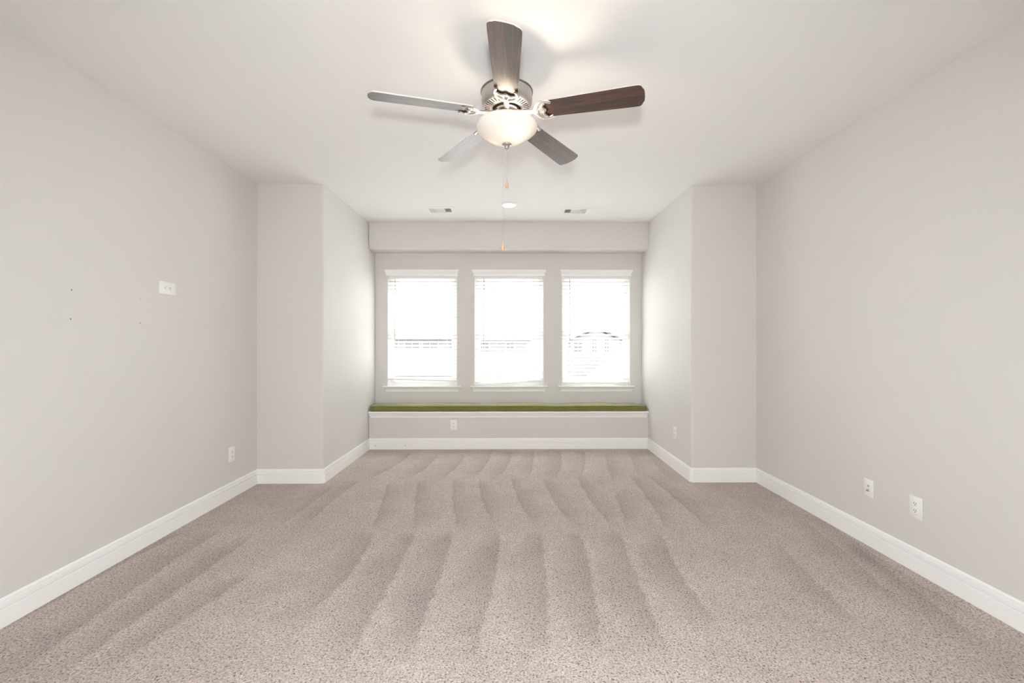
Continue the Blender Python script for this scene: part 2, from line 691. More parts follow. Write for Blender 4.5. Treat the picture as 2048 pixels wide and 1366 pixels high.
R = 0.022
bm = bmesh.new()
arc = [(AL0 - R + R * math.sin(a), YP + R - R * math.cos(a)) for a in np.linspace(0, PI / 2, 9)]
add_prism(bm, [(XL - T, YP)] + arc + [(AL1, YB + T), (XL - T, YB + T)], 0, HC)
struct(obj('wall_left_return', bm, M_WALL, smooth=25), 'greige wall block left of the window alcove', 'wall')
bm = bmesh.new()
arc = [(AR0 + R - R * math.cos(a), YP + R - R * math.sin(a)) for a in np.linspace(0, PI / 2, 9)]
add_prism(bm, [(XR + T, YB + T), (AR1, YB + T)] + arc + [(XR + T, YP)], 0, HC)
struct(obj('wall_right_return', bm, M_WALL, smooth=25), 'greige wall block right of the window alcove', 'wall')
bm = bmesh.new()
wall_with_holes(bm, AL1, AR1, 0, HC, [(a, b, WZ0 - 0.012, WZ1) for a, b in WIN], YB, YB + T)
struct(obj('wall_front', bm, M_WALL), 'greige alcove end wall with the three windows', 'wall')
# soffit with a bullnosed lower edge
bm = bmesh.new()
r2 = 0.016
arc = [(YS + r2 - r2 * math.cos(a), HS + r2 - r2 * math.sin(a)) for a in np.linspace(0, PI / 2, 9)]
add_prism(bm, [(YB, HC), (YS, HC)] + arc + [(YB, HS)], AL1 + 0.001, AR1 - 0.001, axis=0)
struct(obj('wall_soffit', bm, M_WALL, smooth=25), 'greige dropped soffit above the three windows', 'wall')
bm = bmesh.new()
add_box(bm, AL1 + 0.001, AR1 - 0.001, YS, YB, 0, 0.428)
struct(obj('wall_bench', bm, M_WALL), 'greige bench front below the window seat', 'wall')

# baseboards: mitred sweeps of a stepped profile
BP = [(0, 0), (0.016, 0), (0.016, 0.0800), (0.0150, 0.0822), (0.0030, 0.0828), (0.0030, 0.0872), (0.0125, 0.0880), (0.0125, 0.1085),
      (0.0115, 0.1100), (0.0020, 0.1106), (0.0020, 0.1138), (0.0085, 0.1150), (0.0080, 0.1215), (0.0060, 0.1270), (0.0030, 0.1297), (0, 0.1302)]
c = 0.016
bm = bmesh.new()
add_sweep_profile(bm, [(XL, YBACK), (XL, YP), (AL0 - c, YP), (AL0, YP + c), (AL1, YS), ], BP)
struct(obj('baseboard_left', bm, M_TRIM), 'white stepped baseboard along the left wall and alcove side', 'baseboard')
bm = bmesh.new()
add_sweep_profile(bm, [(AL1, YS), (AR1, YS)], BP)
struct(obj('baseboard_front', bm, M_TRIM), 'white stepped baseboard below the window seat', 'baseboard')
bm = bmesh.new()
add_sweep_profile(bm, [(AR1, YS), (AR0, YP + c), (AR0 + c, YP), (XR, YP), (XR, YBACK)], BP)
struct(obj('baseboard_right', bm, M_TRIM), 'white stepped baseboard along the right wall and alcove side', 'baseboard')

# window seat ledge with its bed moulding
bm = bmesh.new()
nose = [(YS - 0.030 + 0.012 - 0.012 * math.cos(a), 0.443 - 0.013 * math.sin(a)) for a in np.linspace(-PI / 2, PI / 2, 9)]
add_prism(bm, [(YB, 0.456)] + nose + [(YB, 0.430)], AL1 + 0.002, AR1 - 0.002, axis=0)
ledge = obj('trim_1', bm, M_TRIM, smooth=30)
struct(ledge, 'white window seat ledge board under the green cushion', 'trim')
# moulding with returned (mitred) ends
bm = bmesh.new()
MP = [(0, 0.430), (0.006, 0.430), (0.006, 0.4255), (0.024, 0.4245), (0.024, 0.4195), (0.020, 0.414), (0.014, 0.406), (0.0115, 0.398), (0.0115, 0.3955), (0.002, 0.394), (0.002, 0.3900), (0.009, 0.3895), (0.009, 0.381), (0, 0.381)]
xa, xb = AL1 + 0.004, AR1 - 0.004
ring = []
for xe, s in ((xa, 1), (xb, -1)):
    ring.append([bm.verts.new((xe + s * (0.024 - o), YS - o, z)) for o, z in MP])
for j in range(len(MP)):
    bm.faces.new((ring[0][j], ring[0][(j + 1) % len(MP)], ring[1][(j + 1) % len(MP)], ring[1][j]))
bm.faces.new(list(reversed(ring[0])))
bm.faces.new(ring[1])
obj('moulding', bm, M_TRIM, ledge)


# ------------------------------------------------------------------ windows
def make_window(i, a, b):
    w_ = empty('window_%d' % i, ((a + b) / 2, YB, WZ0))
    struct(w_, ['white framed left window with its sill', 'white framed middle window with its sill', 'white framed right window with its sill'][i - 1], 'window')
    h = (b - a) / 2
    H = WZ1 - WZ0
    y0, y1 = 0.075, 0.125           # frame depth band inside the reveal
    fw = 0.048
    bm = bmesh.new()
    for x0, x1, z0, z1 in ((-h, -h + fw, 0, H), (h - fw, h, 0, H), (-h + fw, h - fw, H - fw, H), (-h + fw, h - fw, 0, 0.035)):
        add_box(bm, x0, x1, y0, y1, z0, z1, 0.003, 1)
    fr = obj('frame', bm, M_VINYL, w_)
    # white jamb liner on the reveal
    bm = bmesh.new()
    for x0, x1 in ((-h, -h + 0.006), (h - 0.006, h)):
        add_box(bm, x0, x1, 0.0, y0, 0, H)
    obj('jamb_liner', bm, M_TRIM, w_)
    zm = 1.450 - WZ0
    # upper and lower sash, each with its pane
    for (z0, z1, yy) in ((zm - 0.02, H - fw, 0.105), (0.035, zm + 0.022, 0.082)):
        x0, x1 = -h + fw, h - fw
        s = 0.026
        bm = bmesh.new()
        lowr = 0.052 if z0 < 0.1 else 0.036
        for q in ((x0, x0 + s, z0, z1), (x1 - s, x1, z0, z1), (x0 + s, x1 - s, z1 - 0.038, z1), (x0 + s, x1 - s, z0, z0 + lowr)):
            add_box(bm, q[0], q[1], yy - 0.008, yy + 0.014, q[2], q[3], 0.002, 1)
        sa = obj('sash', bm, M_VINYL, w_)
        bm = bmesh.new()
        vs = [bm.verts.new(p) for p in ((x0 + s, yy + 0.003, z0 + lowr), (x1 - s, yy + 0.003, z0 + lowr), (x1 - s, yy + 0.003, z1 - 0.038), (x0 + s, yy + 0.003, z1 - 0.038))]
        bm.faces.new(vs)
        obj('glass_pane', bm, M_GLASS, sa)
    # two-wire lock on the meeting rail
    bm = bmesh.new()
    add_box(bm, -0.03, 0.03, 0.060, 0.074, zm + 0.012, zm + 0.022, 0.002, 1)
    obj('sash_lock', bm, M_VINYL, w_)
    # sill: stool with horns, apron with returned ends
    e = 0.049
    bm = bmesh.new()
    add_box(bm, -h, h, -0.001, y0, -0.012, 0.0)
    prof = [(-0.001, 0.0), (-0.030, 0.0), (-0.036, -0.003), (-0.038, -0.008), (-0.036, -0.013), (-0.030, -0.016), (-0.001, -0.016)]
    add_prism(bm, prof, -h - e, h + e, axis=0)
    obj('sill', bm, M_TRIM, w_)
    bm = bmesh.new()
    MP = [(0, -0.016), (0.006, -0.016), (0.006, -0.0208), (0.026, -0.0215), (0.026, -0.026), (0.021, -0.032), (0.015, -0.041), (0.0125, -0.0505), (0.0125, -0.053), (0.002, -0.0542), (0.002, -0.0582), (0.009, -0.059), (0.009, -0.072), (0, -0.072)]
    ring = []
    for xe, s_ in ((-h - e + 0.012, 1), (h + e - 0.012, -1)):
        ring.append([bm.verts.new((xe + s_ * (0.026 - o), -o, z)) for o, z in MP])
    for j in range(len(MP)):
        bm.faces.new((ring[0][j], ring[0][(j + 1) % len(MP)], ring[1][(j + 1) % len(MP)], ring[1][j]))
    bm.faces.new(list(reversed(ring[0])))
    bm.faces.new(ring[1])
    obj('apron', bm, M_TRIM, w_)
    return w_


def make_blind(a, b, label, bot_l, bot_r, nslat_bend, wand_dx):
    """bot_l, bot_r: heights of the bottom rail's underside at its two ends"""
    cx = (a + b) / 2
    root = empty('window_blind', (cx, YB, WZ1))
    tag(root, label, 'blind', 'horizontal blinds in the alcove windows')
    h = (b - a) / 2 - 0.008
    hw = (b - a) / 2
    # crown valance with returned ends, proud of the wall
    VP = [(0.004, -0.023), (0.026, -0.023), (0.026, -0.010), (0.022, -0.006), (0.024, 0.004), (0.030, 0.012), (0.038, 0.030), (0.042, 0.034), (0.042, 0.056), (0.004, 0.056)]
    bm = bmesh.new()
    ring = []
    for xe, s_ in ((-hw - 0.026, 1), (hw + 0.026, -1)):
        ring.append([bm.verts.new((xe + s_ * (0.042 - o) * 0.8, -o, z)) for o, z in VP])
    for j in range(len(VP)):
        bm.faces.new((ring[0][j], ring[0][(j + 1) % len(VP)], ring[1][(j + 1) % len(VP)], ring[1][j]))
    bm.faces.new(list(reversed(ring[0])))
    bm.faces.new(ring[1])
    obj('valance', bm, M_TRIM, root)
    bm = bmesh.new()
    add_box(bm, -h, h, 0.008, 0.062, -0.052, -0.002, 0.002, 1)
    obj('head_rail', bm, M_SLAT, root)
    # slats
    top = WZ1 - 0.085
    n = nslat_bend
    zl = np.linspace(top, bot_l + 0.030, n)
    zr = np.linspace(top, bot_r + 0.030, n)
    # slats hang level until the ladder slackens near the bottom
    lvl = np.linspace(top, top - 0.0455 * (n - 1), n)
    bm = bmesh.new()
    yc = 0.036
    sh = 0.025
    for k in range(n):
        za = max(lvl[k], bot_l + 0.020 + (n - 1 - k) * 0.0042) - WZ1
        zb = max(lvl[k], bot_r + 0.020 + (n - 1 - k) * 0.0042) - WZ1
        jit = rnd.uniform(-0.0016, 0.0016)
        pitch_k = lvl[0] - lvl[1] if k == 0 else max(0.0, (zprev - za))
        zprev = za
        tilt = math.radians(25) * min(1.0, pitch_k / 0.040) + rnd.uniform(-0.02, 0.02)
        bow = rnd.uniform(-0.002, 0.001)
        cols = []
        for t in np.linspace(0, 1, 7):
            z = za + (zb - za) * t + jit + bow * 4 * t * (1 - t)
            row = []
            for s_ in (-1.0, -0.4, 0.4, 1.0):
                row.append((-h + 2 * h * t, yc + s_ * sh * math.cos(tilt), z + (1 - s_ * s_) * 0.002 + s_ * sh * math.sin(tilt)))
            cols.append(row)
        up = [[bm.verts.new((p[0], p[1], p[2] + 0.0022)) for p in r] for r in cols]
        dn = [[bm.verts.new((p[0], p[1], p[2] - 0.0022)) for p in r] for r in cols]
        for i in range(6):
            for j in range(3):
                bm.faces.new((up[i][j], up[i + 1][j], up[i + 1][j + 1], up[i][j + 1]))
                bm.faces.new((dn[i][j], dn[i][j + 1], dn[i + 1][j + 1], dn[i + 1][j]))
            bm.faces.new((up[i][0], dn[i][0], dn[i + 1][0], up[i + 1][0]))
            bm.faces.new((up[i][3], up[i + 1][3], dn[i + 1][3], dn[i][3]))
        for i in (0, 6):
            for j in range(3):
                bm.faces.new((up[i][j], up[i][j + 1], dn[i][j + 1], dn[i][j]))
    obj('slats', bm, M_SLAT, root)
    # bottom rail
    bm = bmesh.new()
    vs0 = []
    for x, zb in ((-h, bot_l), (h, bot_r)):
        vs0.append([bm.verts.new((x, yc + dy, zb - WZ1 + dz)) for dy, dz in ((-0.025, 0.002), (-0.023, 0), (0.023, 0), (0.025, 0.002), (0.025, 0.013), (0.023, 0.015), (-0.023, 0.015), (-0.025, 0.013))])
    for j in range(8):
        bm.faces.new((vs0[0][j], vs0[0][(j + 1) % 8], vs0[1][(j + 1) % 8], vs0[1][j]))
    bm.faces.new(list(reversed(vs0[0])))
    bm.faces.new(vs0[1])
    rail = obj('bottom_rail', bm, M_SLAT, root)
    for xx in (-h * 0.72, h * 0.0, h * 0.72):
        bm = bmesh.new()
        zz = bot_l + (bot_r - bot_l) * (xx + h) / (2 * h) - WZ1
        add_box(bm, xx - 0.007, xx + 0.007, yc - 0.008, yc + 0.008, zz - 0.0035, zz + 0.001, 0.001, 1)
        obj('rail_button', bm, M_PLATE, rail)
    # ladder cords, front and rear
    for xx in (-h * 0.72, h * 0.72):
        bm = bmesh.new()
        zz = bot_l + (bot_r - bot_l) * (xx + h) / (2 * h) - WZ1 + 0.004
        for yy in (yc - 0.0265, yc + 0.0265):
            add_tube(bm, [(xx, yy, -0.05), (xx, yy, zz)], 0.0011, 5)
        obj('ladder_cord', bm, M_CORD, root)
    # tilt wand with hook
    bm = bmesh.new()
    xw = wand_dx
    add_tube(bm, [(xw, 0.016, -0.045), (xw, 0.004, -0.050), (xw, 0.002, -0.062)], 0.002, 6)
    add_tube(bm, [(xw, 0.002, -0.060), (xw - 0.002, 0.002, -0.91)], 0.0036, 8)
    add_tube(bm, [(xw - 0.002, 0.002, -0.905), (xw - 0.002, 0.002, -0.925)], [0.0046, 0.0040], 8)
    obj('tilt_wand', bm, M_WAND, root)
    # lift cords on the far side
    bm = bmesh.new()
    for dx in (0, 0.006):
        add_tube(bm, [(h - 0.06 + dx, 0.006, -0.05), (h - 0.06 + dx, 0.004, -1.1)], 0.0009, 5)
    add_lathe(bm, [(0, 0.012), (0.003, 0.01), (0.0055, -0.012), (0, -0.016)], 10, (h - 0.057, 0.004, -1.11))
    obj('lift_cord', bm, M_SLAT, root, smooth=40)
    return root


for i, (a, b) in enumerate(WIN):
    make_window(i + 1, a, b)
make_blind(WIN[0][0], WIN[0][1], 'white slatted blind in the left window, bottom rail well above its sill', 0.812, 0.787, 29, -0.345)
make_blind(WIN[1][0], WIN[1][1], 'white slatted blind in the middle window, bottom rail sagging to the left', 0.742, 0.790, 30, -0.318)
make_blind(WIN[2][0], WIN[2][1], 'white slatted blind in the right window, level bottom rail just above its sill', 0.765, 0.765, 29, -0.335)


# ------------------------------------------------------------------ bench cushion
def make_cushion():
    x0, x1 = -1.658, 1.680
    y0, y1 = YS - 0.016, YB - 0.008
    z0, z1 = 0.458, 0.516
    root = empty('bench_cushion', ((x0 + x1) / 2, (y0 + y1) / 2, z0))
    tag(root, 'long olive green bench cushion on the white window seat ledge', 'cushion')
    cx, cy = root.location.x, root.location.y
    nx, ny = 160, 14
    rng = np.random.default_rng(5)
    und = np.interp(np.linspace(0, 1, nx + 1), np.linspace(0, 1, 18), rng.normal(0, 0.0035, 18))
    def wave(t):
        return 0.0035 * math.sin(23 * t + 1) + 0.0025 * math.sin(51 * t + 2.2) + und[int(t * nx)] * 0.6
    bm = bmesh.new()
    grid_t, grid_b = [], []
    for i in range(nx + 1):
        t = i / nx
        # rounded ends in plan
        rt, rb = [], []
        for j in range(ny + 1):
            s = j / ny
            end = min(t, 1 - t) * (x1 - x0)
            pinch = 0.018 * math.exp(-end / 0.02)
            edge = 1 - abs(2 * s - 1)
            dome = 0.016 * min(1, edge * 2.5) ** 0.6 * min(1, end / 0.12 + 0.15)
            yy = y0 + pinch + s * (y1 - y0 - 2 * pinch) + 0.0035 * math.sin(17 * t) * (1 - s)
            rt.append(bm.verts.new((x0 + t * (x1 - x0) - cx, yy - cy, z1 - z0 + dome + wave(t) * (0.35 + 0.8 * s))))
            lift = max(0, 0.004 * math.sin(31 * t + 0.7)) * (1 - s)
            rb.append(bm.verts.new((x0 + t * (x1 - x0) - cx, yy - cy, lift)))
        grid_t.append(rt)
        grid_b.append(rb)
    for i in range(nx):
        for j in range(ny):
            bm.faces.new((grid_t[i][j], grid_t[i + 1][j], grid_t[i + 1][j + 1], grid_t[i][j + 1]))
            bm.faces.new((grid_b[i][j], grid_b[i][j + 1], grid_b[i + 1][j + 1], grid_b[i + 1][j]))
    # bulging boxing around the rim
    rim_t = [grid_t[i][0] for i in range(nx + 1)] + [grid_t[nx][j] for j in range(1, ny + 1)] + [grid_t[i][ny] for i in range(nx - 1, -1, -1)] + [grid_t[0][j] for j in range(ny - 1, 0, -1)]
    rim_b = [grid_b[i][0] for i in range(nx + 1)] + [grid_b[nx][j] for j in range(1, ny + 1)] + [grid_b[i][ny] for i in range(nx - 1, -1, -1)] + [grid_b[0][j] for j in range(ny - 1, 0, -1)]
    n = len(rim_t)
    mid = []
    for k in range(n):
        p, q = rim_t[k].co, rim_b[k].co
        m = (p + q) / 2
        out = Vector((m.x / 1.66, m.y / 0.13, 0))
        if abs(out.x) > abs(out.y):
            d = Vector((math.copysign(1, out.x), 0, 0))
        else:
            d = Vector((0, math.copysign(1, out.y), 0))
        mid.append(bm.verts.new(m + d * 0.006))
    for k in range(n):
        k2 = (k + 1) % n
        bm.faces.new((rim_t[k], mid[k], mid[k2], rim_t[k2]))
        bm.faces.new((mid[k], rim_b[k], rim_b[k2], mid[k2]))
    tp = [v.co.copy() for v in rim_t]
    bp_ = [v.co.copy() + Vector((0, 0, 0.003)) for v in rim_b]
    obj('cushion_body', bm, M_CUSH, root, smooth=40)
    for pts in (tp, bp_):
        bm = bmesh.new()
        add_tube(bm, pts + [pts[0]], 0.0027, 6, cap=False)
        obj('piping', bm, M_PIPE, root, smooth=180)


make_cushion()


# ------------------------------------------------------------------ ceiling fan
def make_fan():
    FX, FY = -0.005, 2.242
    ZB = 2.449                      # where the blade axes meet; the blades droop a little towards their tips
    root = empty('ceiling_fan', (FX, FY, HC))
    tag(root, 'ceiling fan with five dark walnut blades, nickel motor and lit frosted bowl', 'ceiling fan')

    def zz(z):
        return z - HC
    bm = bmesh.new()
    add_lathe(bm, [(0, 0), (0.062, 0), (0.064, -0.006), (0.064, -0.020), (0.055, -0.042), (0.034, -0.055), (0.016, -0.058), (0, -0.058)], 40)
    obj('canopy', bm, M_NICKEL, root, smooth=35)
    bm = bmesh.new()
    add_lathe(bm, [(0, -0.050), (0.0135, -0.050), (0.0135, zz(2.575)), (0.028, zz(2.57)), (0.030, zz(2.55)), (0, zz(2.55))], 24)
    obj('downrod', bm, M_NICKEL, root, smooth=35)
    # motor housing with a ring of vent slots
    N = 80
    bm = bmesh.new()
    add_lathe(bm, [(0, zz(2.562)), (0.11, zz(2.562)), (0.128, zz(2.561))], N)
    add_lathe(bm, [(0.128, zz(2.561)), (0.1325, zz(2.558)), (0.1325, zz(2.552)), (0.129, zz(2.550))], N, mi=1)
    add_lathe(bm, [(0.129, zz(2.550)), (0.1285, zz(2.513)), (0.1265, zz(2.499)), (0.121, zz(2.487)), (0.1165, zz(2.4815)), (0.113, zz(2.479))], N)
    ring = add_lathe(bm, [(0.113, zz(2.479)), (0.083, zz(2.4735))], N)
    add_lathe(bm, [(0.083, zz(2.4735)), (0.078, zz(2.4715)), (0.075, zz(2.468)), (0.073, zz(2.469)), (0.072, zz(2.475))], N)
    add_lathe(bm, [(0.072, zz(2.475)), (0.070, zz(2.500)), (0, zz(2.500))], N, mi=2)
    bmesh.ops.remove_doubles(bm, verts=bm.verts, dist=1e-5)
    ring = [f for f in bm.faces if 0.09 < f.calc_center_median().xy.length < 0.105 and f.calc_center_median().z < zz(2.49)]
    ring.sort(key=lambda f: math.atan2(f.calc_center_median().y, f.calc_center_median().x))
    for f in ring[::2]:
        r = bmesh.ops.inset_individual(bm, faces=[f], thickness=0.0012)
        ex = bmesh.ops.extrude_face_region(bm, geom=[f])
        vs = [v for v in ex['geom'] if isinstance(v, bmesh.types.BMVert)]
        bmesh.ops.translate(bm, verts=vs, vec=(0, 0, 0.012))
        for g in ex['geom']:
            if isinstance(g, bmesh.types.BMFace):
                g.material_index = 2
                for e in g.edges:
                    for q in e.link_faces:
                        if abs(q.normal.z) < 0.5:
                            q.material_index = 2
        bmesh.ops.delete(bm, geom=[f], context='FACES_ONLY')
    obj('motor_housing', bm, [M_NICKEL, M_NICKEL_D, M_DARK], root, smooth=30)
    # flywheel and switch housing
    bm = bmesh.new()
    add_lathe(bm, [(0, zz(2.492)), (0.060, zz(2.492)), (0.063, zz(2.486)), (0.063, zz(2.462)), (0.058, zz(2.458)), (0, zz(2.458))], 40)
    for k in range(10):
        a = 2 * PI * k / 10 + 0.2
        add_lathe(bm, [(0.005, zz(2.458)), (0.005, zz(2.4545)), (0, zz(2.4540))], 8, (0.05 * math.cos(a), 0.05 * math.sin(a), 0))
    obj('flywheel', bm, M_NICKEL_D, root, smooth=30)
    bm = bmesh.new()
    add_lathe(bm, [(0, zz(2.458)), (0.040, zz(2.458)), (0.044, zz(2.454)), (0.044, zz(2.412)), (0.050, zz(2.404)), (0.060, zz(2.398)), (0.062, zz(2.392)), (0, zz(2.392))], 40)
    obj('switch_housing', bm, M_NICKEL, root, smooth=30)
    # glass bowl on a centre rod
    bm = bmesh.new()
    prof = [(0.142, zz(2.3905)), (0.1465, zz(2.3935)), (0.1515, zz(2.3930)), (0.1545, zz(2.3885)), (0.1550, zz(2.3800)), (0.1545, zz(2.3730)), (0.1515, zz(2.3670)), (0.1475, zz(2.3640)), (0.1445, zz(2.3610)),
            (0.1425, zz(2.3580)), (0.132, zz(2.3490)), (0.113, zz(2.3350)), (0.092, zz(2.3215)), (0.071, zz(2.3100)), (0.050, zz(2.3015)), (0.032, zz(2.2965)), (0.012, zz(2.2950))]
    add_lathe(bm, prof, 72)
    bowl = obj('glass_bowl', bm, M_BOWL, root, smooth=180)
    bowl['label'] = 'frosted cream glass light bowl'
    bm = bmesh.new()
    add_lathe(bm, [(0.004, zz(2.392)), (0.004, zz(2.30))], 10)
    obj('centre_rod', bm, M_NICKEL, root, smooth=180)
    bm = bmesh.new()
    add_lathe(bm, [(0, zz(2.2960)), (0.024, zz(2.2945)), (0.0255, zz(2.2905)), (0.024, zz(2.288)), (0.015, zz(2.2855)), (0.0115, zz(2.281)), (0.0125, zz(2.2765)), (0.0115, zz(2.272)), (0.006, zz(2.2675)), (0, zz(2.266))], 28)
    obj('finial', bm, M_NICKEL, root, smooth=40)
    # bulbs
    for k, (bx, by) in enumerate(((0.048, -0.045), (-0.055, 0.035))):
        bm = bmesh.new()
        d = Vector((bx, by, 0)).normalized()
        add_tube(bm, [Vector((0, 0, zz(2.384))) + d * 0.02, Vector((0, 0, zz(2.380))) + d * 0.045], 0.012, 10)
        obj('lamp_socket', bm, M_PLATE, root, smooth=40)
        L = light('bulb_light', 'POINT', (bx, by, zz(2.360)), LAMP * (1.3 if k == 0 else 0.7), (1.0, 0.84, 0.67), shadow_soft_size=0.022)
        L.parent = root

    # blades and irons
    def blade_outline():
        x0, x1 = 0.185, 0.672
        up, n = [], 26
        for i in range(n + 1):
            t = i / n
            x = x0 + (x1 - x0) * t
            hw = 0.0545 + 0.0120 * min(1, t / 0.85)
            # shaped root and rounded tip
            if t < 0.06:
                hw *= 0.86 + 0.14 * math.sqrt(t / 0.06)
            up.append((x, hw))
        tip = []
        hw = up[-1][1]
        rc = 0.022
        bulge = 0.010
        # drop last pts into the corner radius
        up = [p for p in up if p[0] < x1 - bulge - rc]
        for a in np.linspace(0, PI / 2 * 0.92, 7):
            tip.append((x1 - bulge - rc + rc * math.sin(a), hw - rc + rc * math.cos(a)))
        mid = []
        for s in np.linspace(tip[-1][1], -tip[-1][1], 9)[1:-1]:
            mid.append((x1 - bulge + bulge * (1 - (s / hw) ** 2), s))
        return up + tip + mid + [(x, -y) for x, y in reversed(tip)] + [(x, -y) for x, y in reversed(up)]
    outline = blade_outline()
    base = -PI / 2 - 0.0107
    first = None
    for k in range(5):
        holder = None
        ang = base + k * 2 * PI / 5
        if first is None:
            bm = bmesh.new()
            th = 0.006
            lo = [bm.verts.new((x, y, -th / 2)) for x, y in outline]
            hi = [bm.verts.new((x, y, th / 2)) for x, y in outline]
            bm.faces.new(list(reversed(lo)))
            bm.faces.new(hi)
            n = len(outline)
            for i in range(n):
                f = bm.faces.new((lo[i], lo[(i + 1) % n], hi[(i + 1) % n], hi[i]))
                f.material_index = 1
            bl = obj('blade', bm, [M_WALNUT, M_BLADE_EDGE], root)
            # iron in blade coordinates (x outwards, z up)
            bm = bmesh.new()
            z = -0.0085
            U = Vector((0, 0, 1))
            # arm: rises from the flywheel, dips and runs out to the fork (the flywheel face is level, the fork tilts with the blade)
            arm = smooth_path([(0.048, 0, 0.016), (0.060, 0, 0.007), (0.074, 0, 0.0), (0.092, 0, -0.004), (0.120, 0, -0.007), (0.148, 0, -0.009), (0.165, 0, -0.009)], 5)
            add_tube(bm, arm, 0.0140, 10, 0.55)
            for s in (1, -1):
                side = smooth_path([(0.148, 0.004 * s, -0.010), (0.160, 0.022 * s, z - 0.003), (0.172, 0.040 * s, z - 0.003), (0.188, 0.052 * s, z - 0.001), (0.208, 0.055 * s, z), (0.226, 0.050 * s, z), (0.236, 0.044 * s, z)], 5)
                m_ = len(side)
                add_tube(bm, side, [0.0112 - 0.0030 * (i / m_) for i in range(m_)], 8, 0.55)
                edge = smooth_path([(0.203, 0.053 * s, z), (0.200, 0.044 * s, z), (0.192, 0.032 * s, z), (0.189, 0.020 * s, z), (0.194, 0.009 * s, z), (0.203, 0.0, z)], 5)
                add_tube(bm, edge, 0.0072, 8, 0.6)
                spoke = smooth_path([(0.160, 0.004 * s, z - 0.001), (0.172, 0.012 * s, z), (0.190, 0.020 * s, z)], 4)
                add_tube(bm, spoke, 0.0064, 8, 0.6)
                spoke2 = smooth_path([(0.178, 0.016 * s, z), (0.182, 0.030 * s, z), (0.194, 0.046 * s, z)], 4)
                add_tube(bm, spoke2, 0.0048, 8, 0.6)
            for sx, sy in ((0.196, 0.0), (0.205, 0.045), (0.205, -0.045)):
                add_lathe(bm, [(0.005, z - 0.003), (0.0045, z - 0.0055), (0, z - 0.0062)], 10, (sx, sy, 0))
            ir = obj('blade_iron', bm, M_NICKEL, bl, smooth=50)
            first = (bl, ir)
        else:
            bl = first[0].copy()
            COL.objects.link(bl)
            bl.parent = root
            ir = first[1].copy()
            COL.objects.link(ir)
            ir.parent = bl
        bl.location = (0, 0, zz(ZB))
        # pitch about the blade's own length, then swing into place
        bl.rotation_mode = 'QUATERNION'
        bl.rotation_quaternion = (Matrix.Rotation(ang, 4, 'Z') @ Matrix.Rotation(0.0288, 4, 'Y') @ Matrix.Rotation(-0.218, 4, 'X')).to_quaternion()
    # pull chains
    for (cx_, cy_, top, bot) in ((0.001, -0.012, 2.277, 2.066), (-0.020, 0.024, 2.2975, 1.760)):
        bm = bmesh.new()
        t_, b_ = zz(top), zz(bot)
        nb = int((t_ - (b_ + 0.045)) / 0.0046)
        add_tube(bm, [(cx_, cy_, t_), (cx_, cy_, b_ + 0.043)], 0.0006, 5)
        for q in range(0, nb, 2):
            add_lathe(bm, [(0, 0.0012), (0.0012, 0), (0, -0.0012)], 6, (cx_, cy_, t_ - 0.0046 * q))
        zc = t_ - 0.060 if bot > 2 else t_ - 0.085
        add_lathe(bm, [(0, 0.006), (0.003, 0.003), (0.003, -0.003), (0, -0.006)], 8, (cx_, cy_, zc))
        ch = obj('pull_chain', bm, M_CHAIN, root)
        bm = bmesh.new()
        add_lathe(bm, [(0, 0.046), (0.0025, 0.045), (0.0035, 0.041), (0.0065, 0.028), (0.0086, 0.014), (0.0086, 0.007), (0.0066, 0.002), (0, 0.0)], 16, (cx_, cy_, b_))
        obj('wood_fob', bm, M_FOB, ch, smooth=50)
    return root


make_fan()


# ------------------------------------------------------------------ recessed light
def make_can():
    x, y = 0.013, 4.655
    root = empty('recessed_light', (x, y, HC))
    tag(root, 'round white recessed ceiling light, lit, between the two air vents', 'ceiling light')
    bm = bmesh.new()
    add_lathe(bm, [(0.094, 0.0), (0.095, -0.003), (0.092, -0.006), (0.078, -0.010), (0.070, -0.012), (0.068, -0.011), (0.066, -0.006), (0.066, 0.0)], 48)
    obj('trim_ring', bm, M_WHITE_METAL, root, smooth=40)
    bm = bmesh.new()
    add_lathe(bm, [(0.0675, -0.009), (0.05, -0.011), (0, -0.0125)], 40)
    obj('diffuser', bm, emit('warm_led_diffuser', (1.0, 0.93, 0.84), LED), root, smooth=180)


make_can()


